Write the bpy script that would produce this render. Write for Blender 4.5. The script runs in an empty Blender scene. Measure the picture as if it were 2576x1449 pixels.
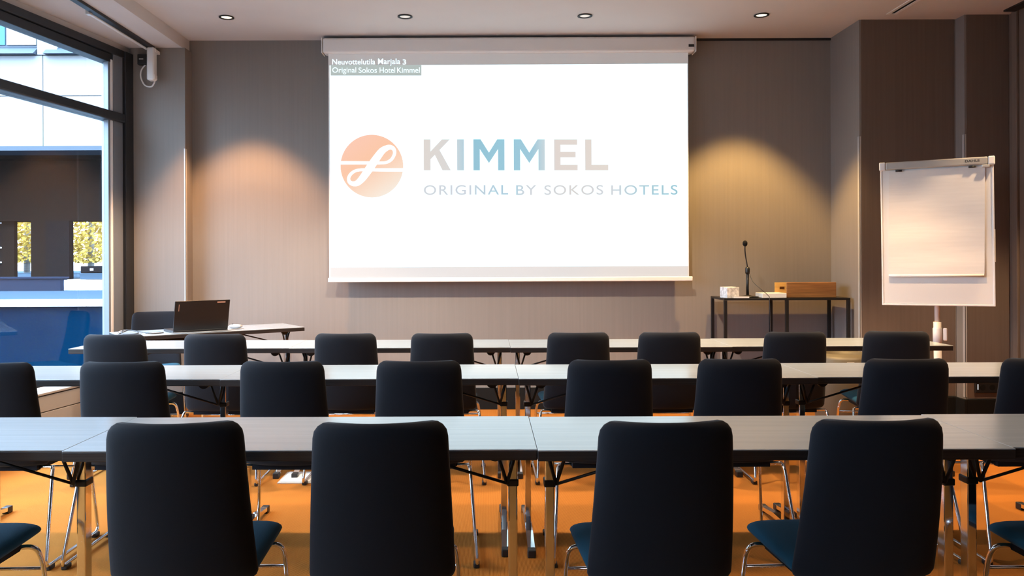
import bpy, bmesh, math, random
from mathutils import Vector, Matrix
random.seed(7)
PI = math.pi
S = bpy.context.scene
COL = S.collection

# ------------------------------------------------------------------ camera
F_PX, W_PX, H_PX = 2000.0, 2576.0, 1449.0
CAM_Z = 1.30
cam = bpy.data.cameras.new('camera'); cam_o = bpy.data.objects.new('camera', cam); COL.objects.link(cam_o)
cam.sensor_width = 36.0; cam.lens = 36.0 * F_PX / W_PX
cam.shift_x = (W_PX / 2 - 1225) / W_PX
cam.shift_y = -(H_PX / 2 - 650) / W_PX
cam.clip_start = 0.05; cam.clip_end = 200
cam_o.matrix_world = Matrix.Translation((0, 0, CAM_Z)) @ Matrix.Rotation(PI / 2, 4, 'X') @ Matrix.Rotation(-0.004, 4, 'Z')
S.camera = cam_o
# ------------------------------------------------------------------ world, exposure
world = bpy.data.worlds.new('world'); S.world = world; world.use_nodes = True
wn = world.node_tree; wn.nodes.clear()
wo = wn.nodes.new('ShaderNodeOutputWorld'); wb = wn.nodes.new('ShaderNodeBackground')
wt = wn.nodes.new('ShaderNodeTexCoord'); ws = wn.nodes.new('ShaderNodeSeparateXYZ'); wr = wn.nodes.new('ShaderNodeValToRGB')
wr.color_ramp.elements[0].position = 0.0; wr.color_ramp.elements[0].color = (0.13, 0.16, 0.20, 1)
wr.color_ramp.elements[1].position = 0.8; wr.color_ramp.elements[1].color = (0.58, 0.84, 1.14, 1)
wn.links.new(wt.outputs['Generated'], ws.inputs[0]); wn.links.new(ws.outputs['Z'], wr.inputs[0])
wn.links.new(wr.outputs[0], wb.inputs[0]); wb.inputs[1].default_value = 28.0
wn.links.new(wb.outputs[0], wo.inputs[0])
S.view_settings.view_transform = 'Standard'; S.view_settings.look = 'None'
S.view_settings.gamma = 1.0; S.view_settings.use_curve_mapping = False
S.view_settings.exposure = 0.0

# ------------------------------------------------------------------ materials
def mat(name, col, rough=0.6, metal=0.0, spec=0.5, noise=None, bump=None, sheen=0.0, coat=0.0):
    m = bpy.data.materials.new(name); m.use_nodes = True
    nt = m.node_tree; b = nt.nodes['Principled BSDF']
    b.inputs['Base Color'].default_value = (*col, 1); b.inputs['Roughness'].default_value = rough
    b.inputs['Metallic'].default_value = metal; b.inputs['Specular IOR Level'].default_value = spec
    b.inputs['Sheen Weight'].default_value = sheen; b.inputs['Coat Weight'].default_value = coat
    if noise or bump:
        tc = nt.nodes.new('ShaderNodeTexCoord')
    if noise:   # (scale xyz, amount)
        sc, amt = noise
        mp = nt.nodes.new('ShaderNodeMapping'); mp.inputs['Scale'].default_value = sc
        nz = nt.nodes.new('ShaderNodeTexNoise'); nz.inputs['Scale'].default_value = 1.0; nz.inputs['Detail'].default_value = 5
        mx = nt.nodes.new('ShaderNodeMix'); mx.data_type = 'RGBA'
        nt.links.new(tc.outputs['Object'], mp.inputs[0]); nt.links.new(mp.outputs[0], nz.inputs[0])
        mr = nt.nodes.new('ShaderNodeMapRange'); mr.inputs[1].default_value = .3; mr.inputs[2].default_value = .7
        nt.links.new(nz.outputs[0], mr.inputs[0]); nt.links.new(mr.outputs[0], mx.inputs[0])
        mx.inputs[6].default_value = (*[c * (1 - amt) for c in col], 1)
        mx.inputs[7].default_value = (*[min(1, c * (1 + amt)) for c in col], 1)
        nt.links.new(mx.outputs[2], b.inputs['Base Color'])
    if bump:
        sc, st = bump
        mp2 = nt.nodes.new('ShaderNodeMapping'); mp2.inputs['Scale'].default_value = sc
        n2 = nt.nodes.new('ShaderNodeTexNoise'); n2.inputs['Scale'].default_value = 1.0
        bp = nt.nodes.new('ShaderNodeBump'); bp.inputs['Strength'].default_value = st; bp.inputs['Distance'].default_value = 0.002
        nt.links.new(tc.outputs['Object'], mp2.inputs[0]); nt.links.new(mp2.outputs[0], n2.inputs[0])
        nt.links.new(n2.outputs[0], bp.inputs['Height']); nt.links.new(bp.outputs[0], b.inputs['Normal'])
    return m

def emat(name, col, strength, base=(0, 0, 0)):
    m = mat(name, base, 0.9, spec=0.0)
    b = m.node_tree.nodes['Principled BSDF']
    b.inputs['Emission Color'].default_value = (*col, 1); b.inputs['Emission Strength'].default_value = strength
    return m

def ramp_emat(name, axis, stops, strength, base=(.05, .05, .05)):
    """emitted picture colour running along one object axis; stops = [(metres, rgb)]"""
    m = emat(name, (1, 1, 1), strength, base); nt = m.node_tree; b = nt.nodes['Principled BSDF']
    tc = nt.nodes.new('ShaderNodeTexCoord'); dp = nt.nodes.new('ShaderNodeVectorMath'); dp.operation = 'DOT_PRODUCT'
    dp.inputs[1].default_value = axis
    lo, hi = stops[0][0], stops[-1][0]
    mr = nt.nodes.new('ShaderNodeMapRange'); mr.inputs[1].default_value = lo; mr.inputs[2].default_value = hi
    cr = nt.nodes.new('ShaderNodeValToRGB'); el = cr.color_ramp.elements
    while len(el) > 1: el.remove(el[0])
    el[0].position = 0; el[0].color = (*stops[0][1], 1)
    for p, c in stops[1:]:
        e = el.new((p - lo) / (hi - lo)); e.color = (*c, 1)
    nt.links.new(tc.outputs['Object'], dp.inputs[0]); nt.links.new(dp.outputs['Value'], mr.inputs[0])
    nt.links.new(mr.outputs[0], cr.inputs[0]); nt.links.new(cr.outputs[0], b.inputs['Emission Color'])
    return m

def glass_mat(name, tint=(1, 1, 1), refl=1.0):
    m = bpy.data.materials.new(name); m.use_nodes = True; nt = m.node_tree; nt.nodes.clear()
    o = nt.nodes.new('ShaderNodeOutputMaterial'); mx = nt.nodes.new('ShaderNodeMixShader')
    t = nt.nodes.new('ShaderNodeBsdfTransparent'); t.inputs[0].default_value = (*tint, 1)
    g = nt.nodes.new('ShaderNodeBsdfGlossy'); g.inputs['Roughness'].default_value = 0.0
    f = nt.nodes.new('ShaderNodeLayerWeight'); f.inputs[0].default_value = .5
    pw = nt.nodes.new('ShaderNodeMath'); pw.operation = 'POWER'; pw.inputs[1].default_value = 5
    ml = nt.nodes.new('ShaderNodeMath'); ml.operation = 'MULTIPLY_ADD'; ml.inputs[1].default_value = .9 * refl; ml.inputs[2].default_value = .04 * refl
    nt.links.new(f.outputs['Facing'], pw.inputs[0]); nt.links.new(pw.outputs[0], ml.inputs[0]); nt.links.new(ml.outputs[0], mx.inputs[0])
    nt.links.new(t.outputs[0], mx.inputs[1]); nt.links.new(g.outputs[0], mx.inputs[2]); nt.links.new(mx.outputs[0], o.inputs[0])
    return m

M = {}
M['wall'] = mat('wall_paper', (0.25, 0.222, 0.203), 0.8, spec=.25, noise=((60, 60, 1.2), .03), bump=((160, 160, 6), .08))
M['wall_dark'] = mat('wall_paper_brown', (0.165, 0.122, 0.096), 0.8, spec=.2, noise=((60, 60, 1.2), .06), bump=((160, 160, 6), .1))
M['ceiling'] = mat('ceiling_paint', (0.64, 0.59, 0.565), 0.9, spec=.1, noise=((3, 3, 3), .015))
M['black'] = mat('black_plastic', (0.012, 0.012, 0.013), 0.45)
M['black_matte'] = mat('black_matte', (0.008, 0.008, 0.008), 0.8, spec=.2)
M['black_metal'] = mat('black_powder_coat', (0.010, 0.010, 0.011), 0.4)
M['chrome'] = mat('chrome', (0.82, 0.82, 0.84), 0.07, metal=1.0)
M['steel'] = mat('brushed_steel', (0.62, 0.61, 0.59), 0.35, metal=.35)
M['white_metal'] = mat('white_enamel', (0.76, 0.72, 0.69), 0.4)
M['white_plastic'] = mat('white_plastic', (0.84, 0.82, 0.80), 0.35)
M['frame'] = mat('dark_window_frame', (0.020, 0.022, 0.026), 0.4)
M['frame_grey'] = mat('grey_anodised', (0.22, 0.25, 0.29), 0.4, metal=.3)
M['frame_bright'] = mat('aluminium_and_glint', (0.86, 0.87, 0.88), 0.3)
M['glass'] = glass_mat('window_glass')
M['fabric'] = mat('navy_black_fabric', (0.0048, 0.0066, 0.0112), 0.85, spec=.22, sheen=.08, bump=((700, 700, 700), .25))
M['seat'] = mat('petrol_blue_fabric', (0.004, 0.060, 0.105), 0.85, spec=.2, sheen=.05, bump=((700, 700, 700), .25))
M['top'] = mat('pale_ash_laminate', (0.355, 0.405, 0.44), 0.18, spec=1.0, noise=((2, 45, 20), .055))
M['edge'] = mat('dark_wood_edge', (0.028, 0.022, 0.020), 0.45, noise=((3, 10, 180), .45))
M['paper'] = mat('paper', (0.80, 0.77, 0.73), 0.9, spec=.1, noise=((4, 4, 60), .03))
M['board'] = mat('whiteboard_enamel', (0.82, 0.80, 0.77), 0.3)
M['wood'] = mat('oiled_oak', (0.30, 0.135, 0.042), 0.45, noise=((4, 30, 60), .3))
M['wood_light'] = mat('pale_oak', (0.62, 0.36, 0.10), 0.45, noise=((4, 30, 60), .15))
M['bin'] = mat('olive_bin_plastic', (0.11, 0.09, 0.055), 0.5)
M['convector'] = mat('convector_paint', (0.30, 0.28, 0.25), 0.6)
M['cable'] = mat('dark_cable', (0.03, 0.03, 0.03), 0.5)
M['cable_grey'] = mat('grey_cable', (0.42, 0.40, 0.39), 0.5)
M['laptop'] = mat('laptop_black', (0.012, 0.010, 0.010), 0.4)
M['blue'] = mat('blue_card', (0.16, 0.32, 0.62), 0.5)
M['ink'] = mat('printed_ink', (0.02, 0.02, 0.02), 0.7)
M['sticker'] = mat('sticker', (0.55, 0.30, 0.22), 0.6)
M['lamp'] = emat('lamp_glow', (1.0, 0.80, 0.52), 3.0)
M['lamp_unlit'] = emat('unlit_lens_glow', (1.0, 0.92, 0.80), 0.55, (.5, .5, .5))  # unlit lens; the screen's light on it is put in as glow
M['led'] = emat('white_led', (1, 1, 1), .7)
# projected picture
M['screen_white'] = emat('projected_white', (0.68, 0.90, 1.0), 1.60, (.02, .02, .02))
M['screen_cloth'] = emat('screen_cloth', (1, 1, 1), .16, (.62, .61, .60))  # faint cloth glow is put in for the projector's black level
M['screen_label'] = emat('projected_grey', (0.84, 0.97, 0.93), 0.50, (.1, .1, .1))
M['screen_text'] = emat('projected_text_white', (0.72, 0.92, 1.0), 1.5, (.02, .02, .02))

# carpet: fine ribs
def carpet():
    m = mat('orange_carpet', (0.62, 0.205, 0.022), 0.95, spec=.05)
    nt = m.node_tree; b = nt.nodes['Principled BSDF']
    tc = nt.nodes.new('ShaderNodeTexCoord')
    wv = nt.nodes.new('ShaderNodeTexWave'); wv.inputs['Scale'].default_value = 55; wv.inputs['Distortion'].default_value = .6
    nz = nt.nodes.new('ShaderNodeTexNoise'); nz.inputs['Scale'].default_value = 180
    mx = nt.nodes.new('ShaderNodeMix'); mx.data_type = 'RGBA'
    mx.inputs[6].default_value = (0.245, 0.083, 0.016, 1); mx.inputs[7].default_value = (0.455, 0.176, 0.033, 1)
    ad = nt.nodes.new('ShaderNodeMath'); ad.operation = 'ADD'; hf = nt.nodes.new('ShaderNodeMath'); hf.operation = 'MULTIPLY'; hf.inputs[1].default_value = .5
    nt.links.new(tc.outputs['Object'], wv.inputs[0]); nt.links.new(tc.outputs['Object'], nz.inputs[0])
    nt.links.new(wv.outputs['Fac'], ad.inputs[0]); nt.links.new(nz.outputs[0], ad.inputs[1]); nt.links.new(ad.outputs[0], hf.inputs[0])
    nt.links.new(hf.outputs[0], mx.inputs[0]); nt.links.new(mx.outputs[2], b.inputs['Base Color'])
    bp = nt.nodes.new('ShaderNodeBump'); bp.inputs['Strength'].default_value = .4; bp.inputs['Distance'].default_value = .003
    nt.links.new(hf.outputs[0], bp.inputs['Height']); nt.links.new(bp.outputs[0], b.inputs['Normal'])
    return m
M['carpet'] = carpet()

# ------------------------------------------------------------------ mesh helpers
def BM(): return bmesh.new()
def box(bm, x0, x1, y0, y1, z0, z1, bev=0.0, seg=2, mtx=None):
    t = bmesh.new()
    vs = [t.verts.new(p) for p in ((x0, y0, z0), (x1, y0, z0), (x1, y1, z0), (x0, y1, z0), (x0, y0, z1), (x1, y0, z1), (x1, y1, z1), (x0, y1, z1))]
    for f in ((3, 2, 1, 0), (4, 5, 6, 7), (0, 1, 5, 4), (1, 2, 6, 5), (2, 3, 7, 6), (3, 0, 4, 7)): t.faces.new([vs[i] for i in f])
    if bev > 0: bmesh.ops.bevel(t, geom=list(t.edges), offset=bev, segments=seg, profile=.5, affect='EDGES')
    merge(bm, t, mtx); return bm
def merge(bm, t, mtx=None):
    if mtx is not None: bmesh.ops.transform(t, matrix=mtx, verts=t.verts)
    me = bpy.data.meshes.new('tmp'); t.to_mesh(me); t.free(); bm.from_mesh(me); bpy.data.meshes.remove(me)
def tube(bm, pts, r, n=10, cap=True, radii=None):
    pts = [Vector(p) for p in pts]; rings = []
    tan = []
    for i in range(len(pts)):
        a = pts[max(0, i - 1)]; b = pts[min(len(pts) - 1, i + 1)]; tan.append((b - a).normalized())
    up = Vector((0, 0, 1)) if abs(tan[0].z) < .9 else Vector((1, 0, 0))
    nrm = tan[0].cross(up).normalized()
    for i, p in enumerate(pts):
        nrm = (nrm - tan[i] * nrm.dot(tan[i])).normalized(); bi = tan[i].cross(nrm)
        rr = radii[i] if radii else r
        rings.append([bm.verts.new(p + (nrm * math.cos(2 * PI * k / n) + bi * math.sin(2 * PI * k / n)) * rr) for k in range(n)])
    for a, b in zip(rings, rings[1:]):
        for k in range(n): bm.faces.new((a[k], a[(k + 1) % n], b[(k + 1) % n], b[k])).smooth = True
    if cap: bm.faces.new(rings[0][::-1]); bm.faces.new(rings[-1])
    return bm
def fillet(pts, r=.03, n=6):
    """round the corners of a polyline"""
    pts = [Vector(p) for p in pts]; out = [pts[0]]
    for a, b, c in zip(pts, pts[1:], pts[2:]):
        d1 = (a - b); d2 = (c - b); k = min(r, d1.length * .49, d2.length * .49)
        p, q = b + d1.normalized() * k, b + d2.normalized() * k
        for i in range(n + 1):
            t = i / n; out.append(p * (1 - t) ** 2 + b * 2 * t * (1 - t) + q * t * t)
    out.append(pts[-1]); return out
def bez(p0, p1, p2, p3, n=12):
    p0, p1, p2, p3 = map(Vector, (p0, p1, p2, p3)); o = []
    for i in range(n + 1):
        t = i / n; o.append(p0 * (1 - t) ** 3 + p1 * 3 * t * (1 - t) ** 2 + p2 * 3 * t * t * (1 - t) + p3 * t ** 3)
    return o
def lathe(bm, prof, n=24, at=(0, 0, 0)):
    """prof [(r,z)] about the z axis"""
    rings = []
    for r, z in prof:
        rings.append([bm.verts.new((at[0] + max(r, 1e-5) * math.cos(2 * PI * k / n), at[1] + max(r, 1e-5) * math.sin(2 * PI * k / n), at[2] + z)) for k in range(n)])
    for a, b in zip(rings, rings[1:]):
        for k in range(n): bm.faces.new((a[k], a[(k + 1) % n], b[(k + 1) % n], b[k])).smooth = True
    if prof[0][0] > 1e-4: bm.faces.new(rings[0][::-1])
    if prof[-1][0] > 1e-4: bm.faces.new(rings[-1])
    return bm
def prism(bm, poly, axis, a0, a1):
    """extrude a 2D polygon; axis 'x': poly=(y,z); 'y': poly=(x,z); 'z': poly=(x,y)"""
    def P(p, a): return (a, p[0], p[1]) if axis == 'x' else ((p[0], a, p[1]) if axis == 'y' else (p[0], p[1], a))
    A = [bm.verts.new(P(p, a0)) for p in poly]; B = [bm.verts.new(P(p, a1)) for p in poly]
    n = len(poly)
    bm.faces.new(A[::-1]); bm.faces.new(B)
    for i in range(n): bm.faces.new((A[i], A[(i + 1) % n], B[(i + 1) % n], B[i]))
    return bm
def obj(name, bm, m, parent=None, loc=None, smooth=False, rotz=0):
    bmesh.ops.recalc_face_normals(bm, faces=bm.faces)
    me = bpy.data.meshes.new(name); bm.to_mesh(me); bm.free()
    if smooth:
        for p in me.polygons: p.use_smooth = True
    for mm in (m if isinstance(m, (list, tuple)) else [m]): me.materials.append(mm)
    o = bpy.data.objects.new(name, me); COL.objects.link(o)
    if parent: o.parent = parent
    if loc: o.location = loc
    if rotz: o.rotation_euler.z = rotz
    return o
def tag(o, label, cat, group=None):
    o['label'] = label; o['category'] = cat
    if group: o['group'] = group
    return o
def thing(name, label, cat, loc=(0, 0, 0), rotz=0, group=None):
    o = bpy.data.objects.new(name, None); COL.objects.link(o); o.empty_display_size = .1
    o.location = loc; o.rotation_euler = (0, 0, rotz); return tag(o, label, cat, group)
def struct(name, bm, m, parent=None, label=None):
    o = obj(name, bm, m, parent)
    if not parent: o['kind'] = 'structure'
    if label: o['label'] = label
    return o
def copy_tree(o, parent=None):
    c = o.copy(); COL.objects.link(c)
    if parent: c.parent = parent
    for ch in list(o.children): copy_tree(ch, c)
    return c

# ------------------------------------------------------------------ room shell
WALL_Y, CEIL, REAR_Y = 6.86, 3.188, -1.6
SOFFIT = 3.086
WX0, WY0, WSL = -3.02, 6.70, 0.1675          # window line: X = WX0 + WSL*(Y-WY0)
def win_x(y): return WX0 + WSL * (y - WY0)
def shell(z0, z1): return prism(BM(), [(4.35, REAR_Y - .2), (4.35, WALL_Y + .2), (win_x(WALL_Y + .2) - .12, WALL_Y + .2), (win_x(REAR_Y - .2) - .12, REAR_Y - .2)], 'z', z0, z1)
struct('floor', shell(-.2, 0), M['carpet'], label='bright orange ribbed carpet')
struct('ceiling', shell(CEIL, CEIL + .3), M['ceiling'], label='pale painted ceiling')
struct('wall_back', box(BM(), -3.06, 4.3, WALL_Y, WALL_Y + .2, 0, CEIL), M['wall'], label='grey beige papered wall behind the screen')
struct('wall_rear', box(BM(), -4.45, 4.3, REAR_Y - .2, REAR_Y, 0, CEIL), M['wall'])
struct('wall_right', box(BM(), 4.083, 4.3, REAR_Y, 6.21, 0, CEIL), M['wall_dark'], label='dark brown folding partition wall')
# soffit band along the window
bm = BM(); prism(bm, [(-2.56, WALL_Y), (-2.56, REAR_Y), (win_x(REAR_Y) - .1, REAR_Y), (win_x(WALL_Y) - .1, WALL_Y)], 'z', SOFFIT, CEIL)
o = struct('ceiling_soffit', bm, M['ceiling'], label='dropped ceiling band along the window')
# pilasters
LCX0, LCX1, LCY = -2.998, -2.539, 6.70
struct('wall_pilaster', box(BM(), LCX0, LCX1, LCY, WALL_Y, 0, SOFFIT), M['wall'], label='grey pilaster beside the window')
struct('wall_pilaster', box(BM(), 2.97, 3.735, 6.33, WALL_Y, 0, CEIL), M['wall'], label='pilaster right of the screen wall')
struct('wall_pilaster', box(BM(), 3.735, 4.3, 6.21, WALL_Y, 0, CEIL), M['wall'], label='pilaster behind the flip chart')
struct('trim_12', box(BM(), 2.985, 3.722, 6.3265, 6.3299, .19, CEIL), M['wall_dark'], label='dark brown wall panel on the pilaster')
struct('trim_13', box(BM(), 3.75, 4.08, 6.2065, 6.2099, .19, CEIL), M['wall_dark'], label='dark brown wall panel behind the flip chart')
# folding partition leaf joints on the right wall
bm = BM()
for k in range(7):
    y = 6.12 - k * 1.05
    box(bm, 4.06, 4.084, y - .03, y + .03, .1, CEIL, .006)
struct('trim_1', bm, M['wall_dark'], label='vertical partition joints')
struct('trim_2', box(BM(), 3.97, 4.06, REAR_Y, 6.10, CEIL - .012, CEIL + .01), M['black'], label='black partition track on the ceiling')
struct('trim_3', box(BM(), 1.765, 2.97, WALL_Y - .012, WALL_Y + .01, CEIL - .02, CEIL), M['black'], label='black strip painted in for the shadow gap above the wall')  # solid black strip stands in for the shade of a recess
# steel corner guards
for i, (x, y, z1) in enumerate(((LCX1, LCY, 2.235), (LCX0 + .006, LCY, 2.235), (2.97, 6.33, 2.26), (3.735, 6.21, 2.255))):
    bm = BM(); s = 1 if i in (0,) else -1
    box(bm, x - (.010 if s > 0 else .002), x + (.002 if s > 0 else .010), y - .003, y + .001, .20, z1)
    if i != 1: box(bm, x - .002 if s < 0 else x, x if s < 0 else x + .002, y - .003, y + .03, .20, z1)
    struct('trim_%d' % (4 + i), bm, M['steel'], label='steel corner guard strip')
# black skirting
def skirt(name, x0, x1, y0, y1): struct(name, box(BM(), x0, x1, y0, y1, 0, .185, .003), M['black_matte'], label='tall black skirting board')
skirt('baseboard_back', LCX1, 2.97, WALL_Y - .022, WALL_Y)
skirt('baseboard_left', LCX0, LCX1, LCY - .022, LCY)
skirt('baseboard_right', 2.948, 2.97, 6.308, WALL_Y - .022)
skirt('baseboard_right', 2.97, 3.735, 6.308, 6.33)
skirt('baseboard_right', 3.713, 3.735, 6.188, 6.308)
skirt('baseboard_right', 3.735, 4.083, 6.188, 6.21)
skirt('baseboard_right', 4.03, 4.083, REAR_Y, 6.188)

# ---- window wall (local x runs from the pilaster towards the viewer, local y is into the room)
ang = math.atan2(-1, -WSL)
wroot = bpy.data.objects.new('window_1', None); COL.objects.link(wroot)
wroot.location = (WX0, WY0, 0); wroot.rotation_euler.z = ang
wroot['kind'] = 'structure'; wroot['label'] = 'floor length dark framed window wall'
WLEN = 8.6
def wpart(name, x0, x1, y0, y1, z0, z1, m, bev=.004): return obj(name, box(BM(), x0, x1, y0, y1, z0, z1, bev), m, wroot)
wpart('corner_post', -.02, .098, -.10, .045, 0.0, 3.03, M['frame'])
wpart('frame_post', .100, .222, -.09, .020, .30, 2.99, M['frame_grey'])
wpart('glazing_bead', .2225, .252, -.04, .016, .42, 2.93, M['frame_bright'], .006)  # strip of reflected light is put into this bead's pale colour
wpart('glazing_bead', .2525, .275, -.036, .010, .42, 2.93, M['frame_grey'], .003)
wpart('head_frame', -.02, WLEN, -.10, .03, 2.975, 3.035, M['frame'])
wpart('head_frame', .1, WLEN, -.09, .012, 2.905, 2.972, M['frame'])
wpart('transom', .1, WLEN, -.09, .045, 2.433, 2.508, M['frame'], .012)
wpart('sill_frame', -.02, WLEN, -.10, .03, .30, .42, M['frame'])
wpart('lower_wall', -.02, WLEN, -.18, 0, 0, .30, M['wall'])
for k, x in enumerate((1.85, 3.45, 5.05, 6.65, 8.25)):
    wpart('mullion', x - .04, x + .04, -.09, .02, .42, 2.91, M['frame'])
xs = [.275, 1.81, 1.89, 3.41, 3.49, 5.01, 5.09, 6.61, 6.69, 8.21]
for a, b in zip(xs[::2], xs[1::2]):
    wpart('pane', a, b, -.032, -.028, .42, 2.433, M['glass'], 0)
    wpart('pane', a, b, -.032, -.028, 2.508, 2.905, M['glass'], 0)
bm = BM(); box(bm, -.1, WLEN, -.12, .0, 3.036, 3.10)
obj('head_cover', bm, M['ceiling'], wroot)
# convector bench under the window
conv = thing('window_convector', 'low beige slatted convector casing along the window foot', 'convector', (WX0, WY0, 0), ang)
for i in range(3):
    z0 = .045 + i * .112
    obj('front_board', box(BM(), .62, 7.8, .205, .225, z0, z0 + .107, .003), M['convector'], conv)
obj('casing_top', box(BM(), .61, 7.8, .032, .232, .383, .400, .004), M['convector'], conv)
obj('end_panel', box(BM(), .60, .62, .035, .225, .0, .382, .003), M['convector'], conv)
obj('plinth', box(BM(), .62, 7.8, .04, .195, 0, .045), M['black_matte'], conv)

# ------------------------------------------------------------------ ceiling lights
def spot(name, parent, power, ang_deg, blend, col, tilt=(0, 0)):
    l = bpy.data.lights.new(name, 'SPOT'); l.energy = power; l.spot_size = math.radians(ang_deg); l.spot_blend = blend
    l.color = col; l.shadow_soft_size = .035
    o = bpy.data.objects.new(name, l); COL.objects.link(o); o.parent = parent; o.location = (0, 0, -.02)
    o.rotation_euler = (tilt[0], tilt[1], 0); return o
WARM = (1.0, 0.72, 0.44); WARM2 = (1.0, 0.70, 0.36)
LX = (-2.02, -0.63, 0.77, 2.145)
bm_ring = lathe(BM(), [(.040, .0), (.056, .0), (.058, -.006), (.046, -.008), (.041, -.004), (.040, .012)], 28)
bm_lens = lathe(BM(), [(.0, -.001), (.0405, -.001), (.0405, .003), (0, .003)], 28)
ring_me = lens_me = None
where = {0: 'above the wall left of the screen', 1: 'above the left half of the screen', 2: 'above the right half of the screen', 3: 'above the console table corner'}
rowname = ['front row', 'second row from the screen', 'third row from the screen', 'fourth row from the screen', 'row nearest the camera']
ordinal = ['first', 'second', 'third', 'fourth', 'fifth', 'sixth', 'seventh', 'eighth']
def downlight(x, y, lit, label):
    t = thing('ceiling_downlight', label, 'light', (x, y, CEIL - .001), 0, 'recessed ceiling downlights')
    for nm, me, m in (('bezel', ring_me, M['black']), ('lens', lens_me, M['lamp'] if lit else M['lamp_unlit'])):
        o = bpy.data.objects.new(nm, me); COL.objects.link(o); o.parent = t
        o.material_slots[0].link = 'OBJECT'; o.material_slots[0].material = m
    return t
ring_me = bpy.data.meshes.new('bezel'); bm_ring.to_mesh(ring_me); bm_ring.free(); ring_me.materials.append(M['black'])
lens_me = bpy.data.meshes.new('lens'); bm_lens.to_mesh(lens_me); bm_lens.free(); lens_me.materials.append(M['lamp'])
for i, x in enumerate(LX):
    lit = i in (0, 3)
    t = downlight(x, 6.19, lit, ('glowing' if lit else 'unlit') + ' recessed downlight ' + where[i])
    if lit: spot('lamp', t, 350, 80, .42, (1.0, .52, .22) if i == 0 else (1.0, .60, .19))
for r, y in enumerate((4.80, 3.41)):
    for i, x in enumerate(LX + (3.535,)):
        t = downlight(x, y, True, 'recessed ceiling downlight, %s from the window in the %s' % (ordinal[i], rowname[r + 1]))
        if i == 4: t.location.x = 3.75; spot('lamp', t, 240 if r == 0 else 90, 80, .32, (1.0, .68, .40)); continue
        spot('lamp', t, (255, 85)[r], (92 if i < 3 else 80, 88)[r], .38, ((1.0, .82, .63), WARM)[r] if i < 3 else (1.0, .62, .32), (math.radians((13 if i < 3 else 0, 0)[r]), 0))
# slot diffuser
t = thing('air_slot', 'white edged black linear air slot in the ceiling', 'vent', (3.15, 0, CEIL))
obj('slot_frame', box(BM(), -.04, -.014, 4.0, 6.18, -.006, .004), M['white_metal'], t)
obj('slot_frame', box(BM(), .014, .04, 4.0, 6.18, -.006, .004), M['white_metal'], t)
obj('slot_gap', box(BM(), -.0139, .0139, 4.0, 6.16, -.002, .004), M['black_matte'], t)

# ------------------------------------------------------------------ projection screen
SY = 6.74; SS = SY / F_PX
def sp(px, py, dy=0):
    """picture point on the screen cloth -> (x, z)"""
    return ((px - 1225) * SS, CAM_Z - (py - 650 + .004 * (px - 1225)) * SS)
sx0, sx1 = -1.338, 1.712; sz0, sz1 = 1.128, 3.05
scr = thing('projection_screen', 'wide pull-down projection screen with a white projected hotel logo slide', 'screen', (0, SY, 0))
bm = box(BM(), -1.381, 1.764, -.045, .085, 3.037, 3.166, .022, 4)
obj('case', bm, M['white_plastic'], scr)
obj('end_cap', box(BM(), 1.764, 1.772, -.045, .085, 3.037, 3.166, .003), M['white_plastic'], scr)
obj('end_cap', box(BM(), -1.389, -1.381, -.045, .085, 3.037, 3.166, .003), M['white_plastic'], scr)
obj('maker_plate', box(BM(), 1.705, 1.752, -.047, -.044, 3.075, 3.097), M['ink'], scr, )
obj('cloth', box(BM(), sx0, sx1, 0, .003, sz0, sz1), M['screen_cloth'], scr)
obj('bottom_bar', box(BM(), sx0 - .008, sx1 + .03, -.012, .015, 1.102, 1.140, .006), M['white_plastic'], scr)
def flat(poly_list, d, bm=None):
    bm = bm or BM()
    for poly in poly_list:
        vs = [bm.verts.new((p[0], -d, p[1])) for p in poly]; bm.faces.new(vs)
    return bm
def sflat(name, polys_px, d, m, parent):
    bm = flat([[sp(*p) for p in poly] for poly in polys_px], d)
    o = obj(name, bm, m, parent)
    return o
a = sp(831, 165); b = sp(1731, 672)
pic = obj('projected_picture', flat([[(a[0], b[1]), (b[0], b[1]), (b[0], a[1] + .004), (a[0], a[1])]], .001), M['screen_white'], scr)
sflat('picture_margin', [[(831, 673), (1731, 669), (1731, 696), (831, 698)]], .0012, emat('projected_margin', (.9, .89, .9), .58, (.2, .2, .2)), pic)
sflat('name_banner', [[(834, 164), (1062, 164), (1062, 190), (834, 190)]], .0016, M['screen_label'], pic)
# disc and ribbon of the logo
M['disc'] = ramp_emat('logo_disc', (.55, 0, -.84), [(-2.52, (.97, .58, .43)), (-2.36, (.97, .57, .38)), (-2.24, (.96, .64, .47)), (-2.12, (.95, .74, .59)), (-2.02, (.93, .82, .71))], .98)
cx, cy, R = 936.5, 418.0, 79.0
sflat('logo_disc', [[(cx + R * math.cos(2 * PI * k / 64), cy + R * math.sin(2 * PI * k / 64)) for k in range(64)]], .0016, M['disc'], pic)
rib = [(95, 650, 62), (300, 650, 60), (600, 650, 56), (700, 652, 54), (860, 652, 50), (965, 642, 52), (1050, 595, 54), (1100, 520, 56), (1115, 450, 60), (1090, 390, 70), (1030, 365, 86), (960, 385, 104), (880, 440, 124), (780, 570, 140), (680, 715, 146), (590, 845, 138), (510, 950, 124), (430, 1020, 104), (350, 1030, 84), (290, 995, 66), (275, 930, 58), (310, 860, 56), (380, 805, 54), (470, 780, 52), (600, 776, 52), (760, 778, 56), (1000, 778, 60), (1290, 778, 62)]
pts = []
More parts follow.
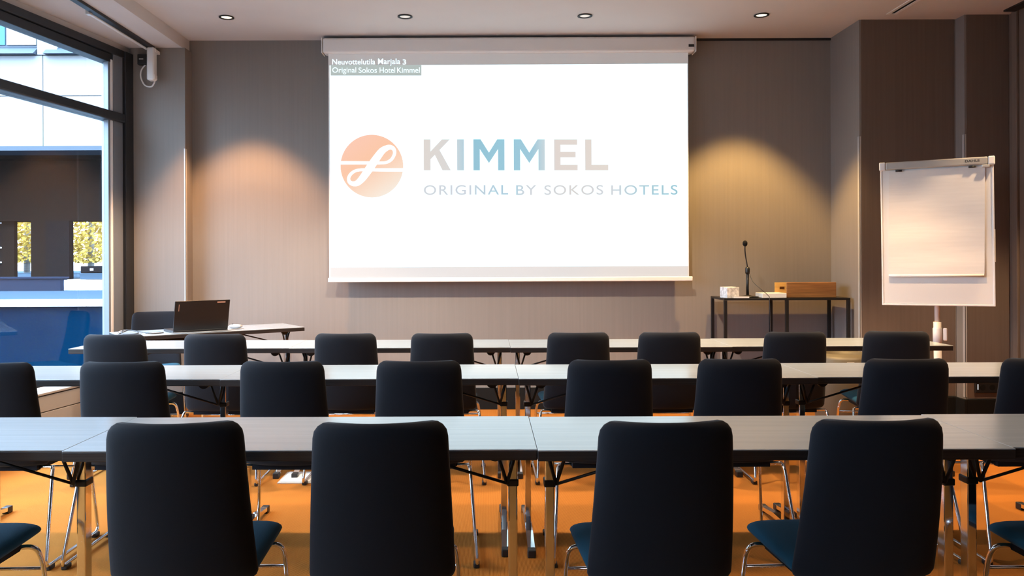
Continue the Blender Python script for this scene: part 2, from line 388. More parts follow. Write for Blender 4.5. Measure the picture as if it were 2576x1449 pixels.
for i in range(len(rib) - 1):      # Catmull-Rom
    p0, p1, p2, p3 = (rib[max(0, i - 1)], rib[i], rib[i + 1], rib[min(len(rib) - 1, i + 2)])
    for k in range(5):
        t = k / 5
        pts.append(tuple(.5 * (2 * p1[j] + (p2[j] - p0[j]) * t + (2 * p0[j] - 5 * p1[j] + 4 * p2[j] - p3[j]) * t * t + (3 * p1[j] - p0[j] - 3 * p2[j] + p3[j]) * t ** 3) for j in range(3)))
pts.append(rib[-1]); L, Rr = [], []
for i, p in enumerate(pts):
    q0, q1 = pts[max(0, i - 1)], pts[min(len(pts) - 1, i + 1)]
    dx, dy = q1[0] - q0[0], q1[1] - q0[1]; l = math.hypot(dx, dy); nx, ny = -dy / l, dx / l
    f = lambda s: (840 + (p[0] + nx * p[2] / 2 * s) / 7.245, 320 + (p[1] + ny * p[2] / 2 * s) / 7.245)
    L.append(f(1)); Rr.append(f(-1))
sflat('logo_ribbon', [[L[i], L[i + 1], Rr[i + 1], Rr[i]] for i in range(len(L) - 1)], .0022, M['screen_text'], pic)
# KIMMEL
g = lambda c: c
BE, BL_, GR = (.88, .77, .68), (.36, .66, .80), (.72, .76, .80)
xk = lambda px: (px - 1225) * SS
M['kimmel'] = ramp_emat('headline_letters', (1, 0, 0), [(xk(1060), (.84, .77, .72)), (xk(1135), (.80, .78, .76)), (xk(1160), (.58, .74, .82)), (xk(1195), (.33, .62, .76)), (xk(1270), (.36, .66, .80)), (xk(1340), (.38, .66, .80)), (xk(1372), (.66, .77, .82)), (xk(1400), (.86, .77, .72)), (xk(1540), (.88, .80, .73))], .86)
y0, y1 = 350.5, 428.5
def rect(a, b, c, d): return [(a, c), (b, c), (b, d), (a, d)]
letters = {
 'K': [rect(1067, 1084, y0, y1), [(1113, y0), (1133, y0), (1084, 401), (1084, 381)], [(1094, 388), (1106, 376), (1135, y1), (1114, y1)]],
 'I': [rect(1151, 1168, y0, y1)],
 'M': [rect(1192, 1208, y0, y1), rect(1254, 1270, y0, y1), [(1192, y0), (1210, y0), (1231, 384), (1231, 410)], [(1270, y0), (1252, y0), (1231, 384), (1231, 410)]],
 'E': [rect(1395, 1411, y0, y1), rect(1411, 1453, y0, y0 + 14), rect(1411, 1449, 382, 396), rect(1411, 1454, y1 - 14, y1)],
 'L': [rect(1473, 1489, y0, y1), rect(1489, 1531, y1 - 14, y1)]}
for ch, off in (('K', 0), ('I', 0), ('M', 0), ('M', 101.5), ('E', 0), ('L', 0)):
    sflat('headline_letter', [[(p[0] + off, p[1]) for p in poly] for poly in letters[ch]], .0018, M['kimmel'], pic)
def text_mesh(body, width, height, bold=0.0, spacing=1.0):
    c = bpy.data.curves.new('txt', 'FONT'); c.body = body; c.size = 1; c.offset = bold; c.space_character = spacing
    t = bpy.data.objects.new('txt', c); COL.objects.link(t)
    dg = bpy.context.evaluated_depsgraph_get(); me = bpy.data.meshes.new_from_object(t.evaluated_get(dg))
    bpy.data.objects.remove(t); bpy.data.curves.remove(c)
    xs = [v.co.x for v in me.vertices]; ys = [v.co.y for v in me.vertices]
    kx = width / (max(xs) - min(xs)); ky = height / (max(ys) - min(ys)) if height else kx; mx_, my_ = min(xs), min(ys)
    for v in me.vertices: v.co = ((v.co.x - mx_) * kx, 0, (v.co.y - my_) * ky)
    return me
def text(name, body, m, parent, x, y, z, width, height, bold=0, spacing=1.0):
    me = text_mesh(body, width, height, bold, spacing); me.materials.clear(); me.materials.append(m)
    o = bpy.data.objects.new(name, me); COL.objects.link(o); o.parent = parent; o.location = (x, y, z); return o
GL, BLU, PNK = (.70, .72, .76), (.46, .66, .78), (.75, .71, .69)
def sub_mat(n, c0, c1, c2, w): return ramp_emat('subline_' + n, (1, 0, 0), [(0, c0), (w * .5, c1), (w, c2)], .92, (.02, .02, .02))
p = sp(1067, 490.5); q = sp(1705, 461)
for wd, a, b, c3 in (('ORIGINAL', 1067, 1279, (GL, (.66, .71, .78), (.44, .65, .78))), ('BY', 1299, 1350, ((.52, .68, .78), GL, GL)), ('SOKOS', 1370, 1518, (GL, PNK, GL)), ('HOTELS', 1538, 1705, (GL, (.46, .66, .75), (.33, .59, .70)))):
    pa = sp(a, 490.5)
    text('subline_word', wd, sub_mat(wd.lower(), *c3, (b - a) * SS), pic, pa[0], -.0018, pa[1], (b - a) * SS, q[1] - p[1] - .008, .006, 1.16)
for line, yb in ((((('Neuvottelutila', 838, 946), ('Marjala', 953, 1009), ('3', 1015, 1023.5))), 162.5), (((('Original', 838, 898), ('Sokos', 904, 950), ('Hotel', 957, 996), ('Kimmel', 1001, 1058))), 183.5)):
    for wd, a, b in line:
        pa = sp(a, yb + (3.6 if 'j' in wd else 0)); ph = {'Marjala': 18.5, '3': 12.8, 'Neuvottelutila': 13.6, 'Original': 17.5}.get(wd, 13.6)
        if wd == 'Original': pa = sp(a, yb + 3.6)
        text('banner_word', wd, M['screen_text'], pic, pa[0], -.0022, pa[1], (b - a) * SS, ph * SS, .003)

# ------------------------------------------------------------------ chair
def pad(nu, nv, centre, thick, pw=6.0):
    """closed cushion: centre(u,v)->(point, normal) for u,v in [-1,1]; thickness swells away from the rim"""
    bm = BM(); us = [math.sin(PI / 2 * (-1 + 2 * i / nu)) for i in range(nu + 1)]; vs = [math.sin(PI / 2 * (-1 + 2 * j / nv)) for j in range(nv + 1)]
    top, bot = {}, {}
    for i, u in enumerate(us):
        for j, v in enumerate(vs):
            p, n = centre(u, v)
            rim = i in (0, nu) or j in (0, nv)
            t = thick / 2 * math.sqrt(max(0, 1 - abs(u) ** pw)) * math.sqrt(max(0, 1 - abs(v) ** pw))
            top[i, j] = bm.verts.new(p + n * t)
            bot[i, j] = top[i, j] if rim else bm.verts.new(p - n * t)
    for i in range(nu):
        for j in range(nv):
            for D, flip in ((top, 0), (bot, 1)):
                q = [D[i, j], D[i + 1, j], D[i + 1, j + 1], D[i, j + 1]]
                try: bm.faces.new(q[::-1] if flip else q).smooth = True
                except ValueError: pass
    return bm
def rr(w, t, r):     # half width of a rounded rectangle at distance t from its short edge
    return w - (r - math.sqrt(max(0, r * r - (r - t) ** 2)) if t < r else 0)
BH0, BH1 = .418, .873
def back_c(u, v):
    s = (v + 1) / 2; z = BH0 + (BH1 - BH0) * s; H = BH1 - BH0
    w = .200 + (.176 - .200) * s
    w = rr(w, (1 - s) * H, .040) if s > .5 else rr(w, s * H, .03)
    y = .118 - .088 * s - .020 * math.sin(PI * s) * .6
    y -= .036 * (1 - u * u)          # bows back in the middle
    return Vector((u * w, y, z)), Vector((0, 1, .19)).normalized()
def seat_c(u, v):
    s = (v + 1) / 2; D = .375; y = .105 + D * s
    w = .190 + .016 * s
    w = rr(w, (1 - s) * D, .055) if s > .5 else rr(w, s * D, .03)
    z = .440 + .012 * s - .010 * (1 - u * u) * (1 - s) - (.020 * max(0, (s - .85) / .15) ** 2)
    return Vector((u * w, y, z)), Vector((0, 0, 1))
def make_chair(label, group):
    t = thing('conference_chair', label, 'chair', group=group)
    obj('backrest', pad(20, 20, back_c, .050, 7), M['fabric'], t)
    obj('seat', pad(18, 18, seat_c, .052, 7), M['seat'], t)
    # dark shell under the seat
    bm = BM(); prism(bm, [(-.15, .10), (.15, .10), (.16, .40), (-.16, .40)], 'z', .396, .418)
    obj('seat_shell', bm, M['fabric'], t)
    for s in (-1, 1):
        pts = fillet([(s * .06, .125, .405), (s * .208, .120, .408), (s * .214, .105, .39), (s * .242, .0, .018), (s * .236, .46, .018), (s * .214, .425, .36), (s * .205, .405, .408), (s * .06, .395, .405)], .03, 5)
        fr = obj('leg_frame', tube(BM(), pts, .0078, 10), M['chrome'], t)
        for y in (.035, .425):
            obj('glide', box(BM(), s * .239 - .013, s * .239 + .013, y - .022, y + .022, .0, .020, .005), M['black'], fr)
    obj('crossbar', tube(BM(), [(-.22, .43, .33), (.22, .43, .33)], .006, 8), M['chrome'], t)
    obj('rear_crossbar', tube(BM(), [(-.15, .12, .405), (.15, .12, .405)], .0078, 8), M['chrome'], t)
    return t
CHAIRS = []
ordinal = ['first', 'second', 'third', 'fourth', 'fifth', 'sixth', 'seventh', 'eighth']
# rows: depth of the top of the backrests, centres, turn in degrees
ROW1 = (4.555, [(-2.142, 1), (-1.564, 0), (-.817, -1), (-.259, 1), (.525, 1), (1.048, 0), (1.768, 0), (2.35, -9)])
ROW2 = (3.335, [(-2.085, 0), (-1.539, 1), (-.864, -1), (-.287, 1.5), (.517, 1), (1.068, 0), (1.763, 0), (2.343, 0)])
ROW3 = (2.075, [(-1.60, 2), (-.825, 4), (-.280, 4), (.470, 1.5), (1.033, 2), (1.772, 0)])
proto = None
for (d, lst), rn, gp in ((ROW1, 'row nearest the screen', 'chairs in the row nearest the screen'), (ROW2, 'middle row', 'chairs in the middle row'), (ROW3, 'row nearest the camera', 'chairs in the row nearest the camera')):
    for i, (x, a) in enumerate(lst):
        lab = 'dark navy padded chair, %s from the window in the %s' % (ordinal[i], rn)
        if proto is None: c = proto = make_chair(lab, gp)
        else: c = copy_tree(proto); c['label'] = lab; c['group'] = gp
        c.location = (x, d - .012 + random.uniform(-.012, .012), 0); c.rotation_euler.z = math.radians(a)
c = copy_tree(proto); c['label'] = 'dark padded chair behind the laptop desk, facing the room'; del c['group']
c.location = (-2.735, 6.56, 0); c.rotation_euler.z = math.radians(180 + 20)

# ------------------------------------------------------------------ folding tables
TW, TD, TH, TT = 1.331, .471, .765, .031
def make_table(label, group, W=TW, inl=.050, inr=.062):
    t = thing('folding_table', label, 'table', group=group)
    h = W / 2
    obj('table_top', box(BM(), -h, h, -TD / 2, TD / 2, TH - .004, TH, .0015), M['top'], t)
    obj('edge_band', box(BM(), -h, h, -TD / 2, TD / 2, TH - TT, TH - .0042, .002), M['edge'], t)
    for s in (-1, 1):
        x = s * (h - (inl if s < 0 else inr))
        leg = obj('leg', box(BM(), x - .014, x + .014, -.020, .020, .045, TH - TT - .001, .003), M['chrome'], t)
        # arched foot
        prof = [(-.300, .012), (-.300, .030), (-.12, .052), (.12, .052), (.300, .030), (.300, .012), (.12, .030), (-.12, .030)]
        bm = BM(); prism(bm, prof, 'x', x - .016, x + .016)
        obj('foot', bm, M['chrome'], leg)
        for e in (-1, 1):
            obj('foot_cap', box(BM(), x - .018, x + .018, e * .302 - .022, e * .302 + .022, 0, .034, .005), M['black'], leg)
        obj('collar', box(BM(), x - .018, x + .018, -.024, .024, .600, .622, .004), M['black'], leg)
        # pivot bracket: half disc with two arms
        bm = BM(); px_ = x - s * .055
        poly = [(px_ + .028 * math.cos(a), TH - TT - .002 + .030 * math.sin(a)) for a in [PI + PI * k / 10 for k in range(11)]]
        prism(bm, poly, 'y', -.12, -.10)
        prism(bm, poly, 'y', .10, .12)
        box(bm, px_ - .03, px_ + .03, -.12, .12, TH - TT - .012, TH - TT - .001)
        obj('pivot_bracket', bm, M['black'], t)
        bm = BM()
        tube(bm, [(x - s * .052, -.05, TH - TT - .01), (x - s * .018, -.03, .612)], .0055, 8)
        tube(bm, [(x + s * .012, -.05, TH - TT - .01), (x - s * .018, -.03, .612)], .0055, 8)
        obj('strut', bm, M['black'], t)
        obj('brace', tube(BM(), [(x - s * .016, -.03, .612), (x - s * .40, -.03, TH - TT - .008)], .0048, 8), M['black'], t)
    return t
XT = (-2.525, -1.193, .139, 1.471, 2.803)
tp = tq = None
for d, rn, gp in ((4.777, 'row nearest the screen', 'tables in the row nearest the screen'), (3.543, 'middle row', 'tables in the middle row'), (2.225, 'row nearest the camera', 'tables in the row nearest the camera')):
    for i in range(4):
        lab = 'pale topped folding table, %s from the window in the %s' % (ordinal[i], rn)
        if i == 0 and tp is None: t = tp = make_table(lab, gp)
        elif i == 3 and tq is None: t = tq = make_table(lab, gp, inl=.018)
        else: t = copy_tree(tq if i == 3 else tp); t['label'] = lab; t['group'] = gp
        dy = {0: .012, 1: .0, 2: -.012, 3: .004}[i]
        t.location = ((XT[i] + XT[i + 1]) / 2, d + TD / 2 + dy, 0)
# presenter desk
DA = math.radians(35); FR = Vector((-1.439, 6.265)); ux = Vector((math.cos(DA), math.sin(DA))); uy = Vector((-math.sin(DA), math.cos(DA)))
dc = FR - ux * (TW / 2) + uy * (TD / 2)
desk = copy_tree(tp); desk['label'] = 'pale presenter desk standing askew by the window with a laptop on it'; del desk['group']
desk.location = (dc.x, dc.y, 0); desk.rotation_euler.z = DA
obj('cable_tray', box(BM(), -.50, .02, -TD / 2 + .03, -TD / 2 + .12, TH - TT - .075, TH - TT - .001, .006), M['black'], desk)
obj('tag', box(BM(), -.075, -.02, -TD / 2 + .026, -TD / 2 + .029, TH - TT - .060, TH - TT - .018), M['paper'], desk)
def dloc(x, y): p = dc + ux * x + uy * y; return p
# laptop
p = dloc(-.11, -.16)
lap = thing('laptop', 'open black laptop seen from behind on the presenter desk', 'laptop', (p.x, p.y, TH + .0005), DA + .04)
obj('base', box(BM(), -.20, .20, .0, .245, 0, .018, .004), M['laptop'], lap)
kb = obj('keyboard', box(BM(), -.16, .16, .06, .17, .0175, .020), M['black'], lap)
bm = BM(); box(bm, -.20, .20, -.004, .004, 0, .225, .003, mtx=Matrix.Translation((0, .004, .016)) @ Matrix.Rotation(math.radians(14), 4, 'X'))
lid = obj('lid', bm, M['laptop'], lap)
bm = BM(); box(bm, .105, .165, -.0048, -.004, .203, .214, mtx=Matrix.Translation((0, .004, .016)) @ Matrix.Rotation(math.radians(14), 4, 'X'))
obj('maker_badge', bm, M['sticker'], lid)
bm = BM(); box(bm, -.172, -.168, -.0048, -.004, .15, .20, mtx=Matrix.Translation((0, .004, .016)) @ Matrix.Rotation(math.radians(14), 4, 'X'))
obj('maker_badge', bm, M['sticker'], lid)
# mouse
p = dloc(.19, -.02)
mo = thing('computer_mouse', 'small grey mouse right of the laptop', 'mouse', (p.x, p.y, TH + .0005), DA + .8)
obj('body', pad(12, 12, lambda u, v: (Vector((u * .028 * math.sqrt(1 - .3 * v * v), v * .05, .016)), Vector((0, 0, 1))), .032, 3), M['cable_grey'], mo)
obj('wheel', tube(BM(), [(-.004, .025, .030), (.004, .025, .030)], .006, 10), M['black'], mo)
p = dloc(-.43, -.05)
bk = thing('notepad', 'small blue notepad left of the laptop', 'notepad', (p.x, p.y, TH + .0005), DA + .1)
obj('cover', box(BM(), -.05, .05, -.035, .035, .009, .011), M['blue'], bk); obj('pages', box(BM(), -.049, .049, -.034, .034, 0, .0088), M['paper'], bk)
def cable(name, pts, r, m, label, n=14, group=None):
    ps = []
    P = [Vector(q) for q in pts]
    for i in range(len(P) - 1):
        p0, p1, p2, p3 = P[max(0, i - 1)], P[i], P[i + 1], P[min(len(P) - 1, i + 2)]
        for k in range(n):
            t = k / n
            ps.append(.5 * (2 * p1 + (p2 - p0) * t + (2 * p0 - 5 * p1 + 4 * p2 - p3) * t * t + (3 * p1 - p0 - 3 * p2 + p3) * t ** 3))
    ps.append(P[-1]); return tag(obj(name, tube(BM(), ps, r, 8), m), label, 'cable', group)
def dp(x, y, z): p = dloc(x, y); return (p.x, p.y, z)
zt = TH + .004
cable('power_cable', [dp(-.36, -.10, zt), dp(-.45, -.12, zt), dp(-.52, .0, zt + .012), dp(-.60, .06, zt + .02), dp(-.62, -.06, zt), dp(-.53, -.10, zt + .006), dp(-.56, .05, zt + .018), dp(-.64, .0, zt)], .0035, M['cable'], 'dark tangled cable at the window end of the desk')
cable('adapter_cable', [dp(-.50, .05, zt + .006), dp(-.60, .10, zt + .012), dp(-.66, -.02, zt), dp(-.675, -.12, zt), dp(-.70, -.17, .66), dp(-.71, -.2, .40)], .004, M['cable_grey'], 'grey cable hanging off the window end of the desk')
cable('laptop_cable', [dp(-.33, -.19, zt), dp(-.15, -.210, zt), dp(.04, -.205, zt), dp(.13, -.15, zt), dp(.19, -.13, zt), dp(.23, -.09, zt)], .003, M['cable_grey'], 'thin grey cable running in front of the laptop')

# ------------------------------------------------------------------ console table with things on it
CX0, CX1, CY0, CY1, CZ = 1.916, 2.937, 6.425, 6.815, .970
con = thing('console_table', 'slim black steel console table against the back wall', 'table', (0, 0, 0))
obj('table_top', box(BM(), CX0, CX1, CY0, CY1, CZ - .018, CZ, .002), M['black_metal'], con)
for x in (CX0 + .0125, (CX0 + CX1) / 2, CX1 - .0125):
    for y in (CY0 + .0125, CY1 - .0125):
        obj('leg', box(BM(), x - .0125, x + .0125, y - .0125, y + .0125, 0, CZ - .0185, .002), M['black_metal'], con)
for y in (CY0 + .0125, CY1 - .0125):
    obj('rail', box(BM(), CX0 + .026, CX1 - .026, y - .012, y + .012, .05, .07), M['black_metal'], con)
# white carton
t = thing('small_carton', 'white printed carton at the left end of the console', 'box', (1.985, 6.50, CZ + .0005), .25)
obj('carton_body', box(BM(), -.055, .055, -.05, .06, 0, .086, .002), mat('carton_card', (.70, .70, .70), .6, noise=((40, 40, 40), .35)), t)
obj('carton_flap', box(BM(), -.054, .054, -.0, .059, .0865, .089), M['paper'], t)
# microphone
t = thing('gooseneck_microphone', 'black gooseneck microphone on a stand on the console', 'microphone', (2.15, 6.562, CZ + .0005))
obj('base_plate', lathe(BM(), [(0, 0), (.085, 0), (.085, .008), (.03, .014), (.012, .02), (0, .02)], 28), M['black'], t)
obj('stem', tube(BM(), [(0, 0, .015), (0, 0, .215)], .0115, 12), M['black'], t)
obj('clamp', lathe(BM(), [(0, .195), (.017, .195), (.019, .21), (.019, .235), (.014, .25), (0, .25)], 16), M['black'], t)
gn = bez((0, 0, .245), (-.01, -.0, .32), (-.028, -.01, .36), (-.026, -.02, .425), 14)
obj('gooseneck', tube(BM(), gn, .0048, 10), M['black'], t)
obj('capsule', lathe(BM(), [(0, .0), (.012, .004), (.019, .018), (.019, .034), (.012, .047), (0, .051)], 16, (-.026, -.02, .418)), M['black_matte'], t)
cable('microphone_cable', [(2.163, 6.552, CZ + .195), (2.175, 6.50, CZ + .13), (2.22, 6.44, CZ + .07), (2.27, 6.42, CZ + .02), (2.275, 6.405, CZ - .02), (2.28, 6.40, CZ - .30), (2.29, 6.42, .03)], .0028, M['cable'], 'thin black cable falling from the microphone over the console edge')
t = thing('paper_ream', 'flat white pack of paper behind the microphone', 'paper', (2.332, 6.535, CZ + .0005), 0)
obj('sheets', box(BM(), -.098, .098, -.085, .085, 0, .036, .002), M['paper'], t)
obj('top_sheet', box(BM(), -.096, .096, -.082, .083, .0365, .038), M['paper'], t)
t = thing('notepad', 'pale notepad in front of the microphone base', 'notepad', (2.045, 6.458, CZ + .0085), -.12)
tx = t; t.location = (2.075, 6.445, CZ + .0005)
obj('pages', box(BM(), -.075, .045, -.018, .018, 0, .012, .001), M['paper'], t)
obj('cover', box(BM(), -.075, .045, -.018, .018, .0122, .0138), M['convector'], t)
t = thing('wooden_crate', 'orange brown wooden box with a hand slot on the console', 'box', (2.635, 6.53, CZ + .0005), -.02)
obj('front_board', box(BM(), -.195, .205, -.065, -.047, .0, .125, .004), M['wood'], t)
obj('back_board', box(BM(), -.195, .205, .10, .118, .0, .118, .004), M['wood'], t)
# slotted end board standing out to the left
bm = BM()
for a0, a1, b0, b1 in ((-.24, -.202, .0105, .12), (-.158, -.137, .0105, .12), (-.202, -.158, .0105, .062), (-.202, -.158, .085, .12)):
    box(bm, a0, a1, .082, .098, b0, b1)
obj('slotted_end', bm, M['wood_light'], t)
obj('slotted_end', box(BM(), .187, .204, -.046, .099, .0, .115, .003), M['wood_light'], t)
obj('bottom_board', box(BM(), -.195, .186, -.046, .099, .0, .010), M['wood'], t)

# ------------------------------------------------------------------ flip chart
pL = Vector((2.8165, 5.65)); pR = Vector((3.419, 5.33)); fa = math.atan2(pR.y - pL.y, pR.x - pL.x); fw = (pR - pL).length; fc = (pL + pR) / 2
fl = thing('flip_chart', 'white flip chart easel with a blank pad on a pole stand', 'flip chart', (fc.x, fc.y, 0), fa)
fl.rotation_euler.y = math.radians(-.5)
h = fw / 2
obj('board', box(BM(), -h + .006, h - .006, -.004, .012, .972, 1.93, .003), M['board'], fl)
for x in (-h, h - .012): obj('board_edge', box(BM(), x, x + .012, -.009, .016, .968, 1.925, .003), M['white_plastic'], fl)
obj('board_edge', box(BM(), -h, h, -.009, .016, .960, .972, .003), M['white_plastic'], fl)
rail = obj('clamp_rail', box(BM(), -h + .033, h - .033, -.030, .016, 1.915, 1.968, .008, 3), mat('rail_aluminium', (.50, .48, .44), .4, metal=.3), fl)
for x0, x1 in ((-h - .006, -h + .033), (h - .033, h + .006)): obj('rail_end', box(BM(), x0, x1, -.033, .018, 1.912, 1.970, .007, 3), M['white_plastic'], rail)
text('maker_name', 'DAHLE', M['ink'], rail, .175, -.0305, 1.936, .085, .016, .02)
obj('rail_latch', box(BM(), h - .07, h - .025, -.036, -.005, 1.895, 1.914, .004), M['steel'], rail)
# pad of paper with a slightly waved sheet
bm = BM(); nx, nz = 10, 24; gr = {}
for i in range(nx + 1):
    for j in range(nz + 1):
        u = i / nx; v = j / nz; x = -h + .055 + u * (fw - .105) - .012 * v; z = 1.905 - v * .735
        gr[i, j] = bm.verts.new((x, -.0145 - .0022 * math.sin(v * 21 + u * 1.2) * v - .006 * v, z))
for i in range(nx):
    for j in range(nz): bm.faces.new((gr[i, j], gr[i + 1, j], gr[i + 1, j + 1], gr[i, j + 1])).smooth = True
obj('paper_pad', bm, M['paper'], fl)
obj('pad_block', box(BM(), -h + .06, h - .055, -.012, -.0045, 1.19, 1.905), M['paper'], fl)
obj('pad_roll', tube(BM(), [(-h + .045, -.022, 1.168), (h - .065, -.022, 1.168)], .009, 12), M['paper'], fl)
for x in (-.225, .215): obj('pad_hook', tube(BM(), [(x - .02, -.024, 1.905), (x + .02, -.024, 1.905)], .007, 10), M['black'], rail)
obj('hanging_strip', box(BM(), h + .002, h + .006, .012, .03, 1.26, 1.48), M['paper'], fl)
obj('pole', tube(BM(), [(0, .045, .84), (0, .045, 1.90)], .0165, 16), M['white_metal'], fl)
obj('pole_sleeve', tube(BM(), [(0, .045, .10), (0, .045, .845)], .025, 18), M['white_metal'], fl)
cl = obj('height_clamp', lathe(BM(), [(.024, .70), (.029, .705), (.029, .80), (.024, .808)], 18, (0, .045, 0)), M['white_plastic'], fl)
obj('clamp_lever', box(BM(), .034, .060, .03, .05, .715, .805, .008, 3), M['white_plastic'], cl)
obj('board_bracket', box(BM(), -.05, .05, .016, .045, 1.15, 1.30, .004), M['white_metal'], fl)
for k in range(5):
    a = 2 * PI * k / 5 + .3; ex, ey = .30 * math.cos(a), .045 + .30 * math.sin(a)
    b = obj('base_arm', tube(BM(), [(0, .045, .10), (ex, ey, .07)], .014, 10), M['white_metal'], fl)
    obj('castor', tube(BM(), [(ex - .012, ey, .030), (ex + .012, ey, .030)], .027, 14), M['black'], b)

# ------------------------------------------------------------------ small fixtures
t = thing('wall_socket', 'black double wall socket low behind the flip chart', 'socket', (3.80, 6.21, .235))
obj('plate', box(BM(), 0, .185, -.022, 0, 0, .088, .005), M['black'], t)
for x in (.055, .13): obj('outlet', tube(BM(), [(x, -.024, .044), (x, -.021, .044)], .022, 18), M['black_matte'], t)
obj('indicator', box(BM(), .014, .021, -.0235, -.0215, .028, .070), M['led'], t)
t = thing('waste_bin', 'olive brown waste bin with a white label under the end table', 'bin', (2.60, 5.85, 0))
obj('body', lathe(BM(), [(0, 0), (.155, 0), (.165, .02), (.205, .40), (.195, .56), (.165, .60), (.160, .585), (0, .56)], 36), M['bin'], t)
obj('label', box(BM(), -.045, .005, -.207, -.2035, .535, .550), M['paper'], t)
# floor outlet box
t = thing('floor_outlet', 'steel floor outlet plate set in the carpet under the tables', 'socket', (-1.12, 4.72, 0))
obj('frame', box(BM(), -.10, .10, -.12, .12, 0, .006, .002), M['steel'], t)
obj('lid', box(BM(), -.085, .085, -.105, .105, .0062, .011, .002), M['frame_bright'], t)
# soffit rail with blind, wall unit, sensor
t = thing('blind_rail', 'black and white blind track on the soffit above the window', 'rail', (-2.805, 0, SOFFIT))
obj('channel', box(BM(), -.020, .030, .2, 6.66, -.022, -.0005, .002), M['black'], t)
obj('cover_strip', box(BM(), -.046, -.0205, 5.7, 6.66, -.030, -.0005, .004), M['white_plastic'], t)
obj('end_clip', box(BM(), -.05, -.012, 5.66, 5.70, -.036, -.0005, .006), M['steel'], t)
t = thing('wall_speaker', 'slim white tubular unit high on the pilaster by the window', 'wall unit', (-2.785, 6.62, 2.79))
obj('body', box(BM(), -.030, .032, -.035, .035, 0, .275, .014, 4), M['white_plastic'], t)
obj('top_bracket', box(BM(), -.022, .038, -.01, .079, .235, .262, .004), M['white_plastic'], t)
obj('lower_cap', box(BM(), .018, .036, -.030, .030, .01, .05, .006), M['white_plastic'], t)
t = thing('control_box', 'small black control box beside the white wall unit', 'control box', (-2.90, 6.70, 2.935))
obj('housing', box(BM(), -.022, .062, -.045, -.0005, 0, .088, .007, 3), M['black'], t)
obj('mark', box(BM(), -.006, .030, -.0465, -.0455, .042, .050), M['paper'], t)
cable('control_cable', [(-2.862, 6.68, 2.94), (-2.893, 6.67, 2.89), (-2.897, 6.67, 2.83), (-2.865, 6.67, 2.765), (-2.81, 6.67, 2.752), (-2.775, 6.65, 2.785), (-2.772, 6.64, 2.80)], .006, M['white_plastic'], 'white cable loop below the black control box')

# ------------------------------------------------------------------ outside
X = {}
X['facade'] = mat('white_facade_panel', (.22, .225, .23), .9, spec=.1)
X['sill'] = mat('zinc_sill', (.035, .05, .07), .5, metal=.2)
X['dark'] = mat('dark_facade', (.0075, .0055, .0048), 1.0, spec=0.0)
X['dark2'] = mat('dark_facade_grey', (.005, .005, .006), 1.0, spec=0.0)
X['blueglass'] = mat('blue_pane', (.008, .09, .15), .15)
X['blind'] = mat('window_blind', (.30, .30, .30), .8)
X['deckface'] = mat('terrace_wall_sky_shade', (.0001, .0105, .027), 1.0, spec=0.0, noise=((.7, .7, .7), .25))  # blue sky shade is put into the wall colour
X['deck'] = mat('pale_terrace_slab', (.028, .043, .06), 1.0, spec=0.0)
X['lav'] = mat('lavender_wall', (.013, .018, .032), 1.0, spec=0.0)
X['coping'] = mat('white_coping', (.80, .84, .86), .5)
X['ground'] = mat('outdoor_ground', (.04, .045, .05), 1.0, spec=0.0)
X['leaf'] = mat('yellow_leaf', (.50, .33, .045), .8, noise=((6, 6, 6), .3))
X['leafg'] = mat('yellow_green_leaf', (.26, .28, .05), .8, noise=((6, 6, 6), .3))
X['bark'] = mat('birch_bark', (.4, .39, .37), .9, noise=((2, 2, 20), .3))
struct('ground', box(BM(), -45, -3.2, -12, 60, -.30, -.21), X['ground'])
# raised terrace with white coping
ter = thing('terrace', 'raised terrace with front wall in painted blue shade outside the window', 'terrace', (0, 0, 0))
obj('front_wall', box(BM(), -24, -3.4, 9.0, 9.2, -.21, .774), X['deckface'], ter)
obj('deck', box(BM(), -24, -3.4, 9.25, 34, .60, .835), X['deck'], ter)
x = -24.0 + .35
while x < -3.5:
    obj('coping_stone', box(BM(), x, min(x + .655, -3.4), 8.95, 9.25, .775, .845, .006), X['coping'], ter); x += .66
t = thing('low_wall', 'low lavender grey wall on the terrace', 'wall', (0, 0, 0))
obj('wall_body', box(BM(), -16, -6.44, 12.0, 12.2, .836, 1.02), X['lav'], t); obj('cap', box(BM(), -16, -6.42, 11.98, 12.22, 1.0205, 1.045), X['lav'], t)
t = thing('roof_light', 'pale blue stepped roof light on the terrace', 'roof light', (-5.65, 12.6, .836))
obj('kerb', box(BM(), -.95, 1.2, -.5, .5, 0, .16, .01), X['coping'], t); obj('upper_step', box(BM(), -.60, 1.2, -.4, .4, .165, .26, .01), X['deck'], t)
rl = obj('dark_band', box(BM(), -.60, 1.2, -.38, .38, .262, .37, .01), X['dark2'], t)
for k in range(5): obj('lamp_dot', box(BM(), -.45 + .22 * k, -.40 + .22 * k, -.386, -.38, .30, .335), X['coping'], rl)
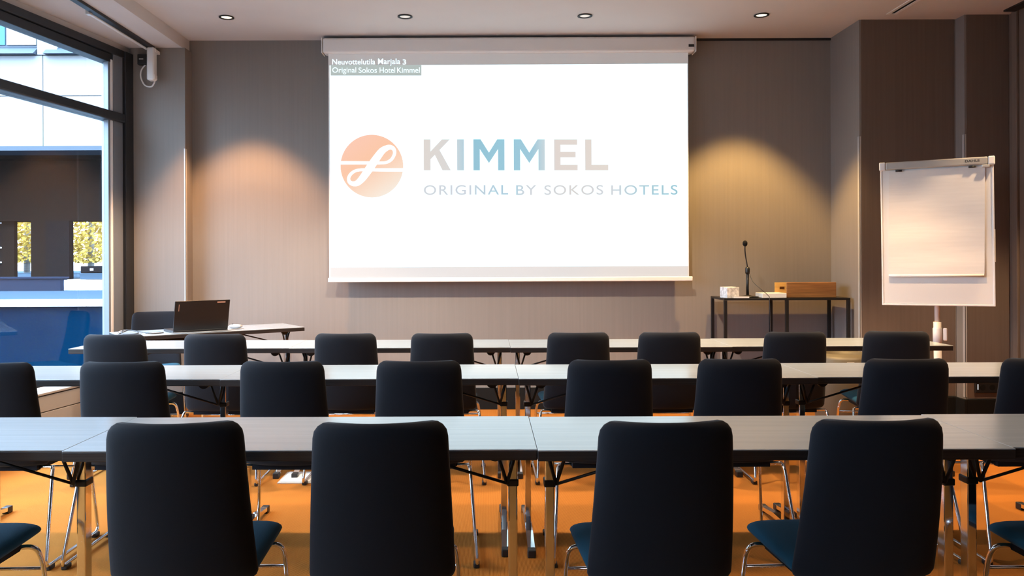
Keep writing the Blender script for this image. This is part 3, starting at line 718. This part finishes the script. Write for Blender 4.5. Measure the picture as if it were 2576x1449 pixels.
# building opposite
bd = thing('opposite_building', 'white panelled building with a dark ground floor across the terrace', 'building', (0, 13.5, 0))
obj('upper_core', box(BM(), -24, -2.0, .06, 8, 3.22, 9.0), X['facade'], bd)
pitch = 1.84
for k in range(-8, 3):
    xj = -7.53 + k * pitch
    for z0, z1 in ((3.235, 4.083), (4.093, 4.775)):
        obj('facade_panel', box(BM(), xj + .006, xj + pitch - .006, 0, .06, z0, z1, .004), X['facade'], bd)
    obj('pier', box(BM(), xj - .085, xj + .25, -.02, .06, 4.785, 6.6, .004), X['facade'], bd)
    w = obj('window', box(BM(), xj + .25, xj + pitch - .085, .03, .06, 4.92, 6.5), X['sill'], bd)
    a0, a1 = xj + .29, xj + pitch - .12
    obj('pane', box(BM(), a0, a0 + .90, .015, .029, 4.96, 6.46), X['blueglass'], w)
    obj('blind', box(BM(), a0 + .93, a1, .010, .029, 4.96, 6.46), X['blind'], w)
    bm = BM(); prism(bm, [(-.12, 4.785), (.03, 4.915), (.03, 4.785)], 'x', xj + .06, xj + pitch - .10)
    obj('sill', bm, X['sill'], bd)
obj('soffit_edge', box(BM(), -24, -2.0, -.02, .6, 3.16, 3.232), X['sill'], bd)
obj('soffit', box(BM(), -24, -2.0, .6, 8, 3.10, 3.22), X['dark'], bd)
obj('lintel', box(BM(), -24, -2.0, .9, 1.3, 2.01, 3.10), X['dark'], bd)
obj('pier', box(BM(), -8.26, -7.97, .9, 1.05, .836, 2.01), X['dark'], bd)
obj('pier', box(BM(), -7.97, -7.54, .85, 1.0, .836, 2.01), X['dark2'], bd)
obj('pier', box(BM(), -8.85, -8.62, 1.0, 1.1, .836, 2.01), X['dark'], bd)
obj('dark_glazing', box(BM(), -16, -8.85, 1.1, 1.15, .836, 2.01), X['dark2'], bd)
for z in (1.25, 1.52, 1.97): obj('glazing_bar', box(BM(), -16, -8.86, 1.06, 1.099, z, z + .025), X['coping'], bd)
obj('pier', box(BM(), -5.2, -4.8, .85, 1.0, .836, 2.01), X['dark2'], bd)
# birches
def birch(x, y, h, r, m, label):
    t = thing('birch_tree', label, 'tree', (x, y, .86), 0, 'autumn birches beyond the terrace')
    obj('trunk', tube(BM(), [(0, 0, 0), (.05, 0, h * .5), (0, .05, h)], .1, 8, radii=[.11, .08, .02]), X['bark'], t)
    bm = BM()
    for i in range(5200):
        z = h * (.06 + .94 * random.random()); rr_ = r * (1.05 - .7 * abs(z / h - .4)) * math.sqrt(random.random()); a = random.random() * 2 * PI
        c = Vector((rr_ * math.cos(a), rr_ * math.sin(a), z)); s = random.uniform(.04, .10)
        u = Vector((random.gauss(0, 1), random.gauss(0, 1), random.gauss(0, 1))).normalized(); v = u.orthogonal().normalized()
        vs = [bm.verts.new(c + u * s * .6), bm.verts.new(c + v * s), bm.verts.new(c - u * s * .6), bm.verts.new(c - v * s)]; bm.faces.new(vs)
    o = obj('crown', bm, m, t); o['kind'] = 'stuff'
birch(-13.45, 27, 6.0, .95, X['leaf'], 'yellow birch seen through the right opening of the dark ground floor')
birch(-11.3, 28, 6.5, .95, X['leafg'], 'yellow green birch hidden by the window frame edge')
birch(-16.2, 28, 6.0, .95, X['leaf'], 'yellow birch seen through the narrow left opening')
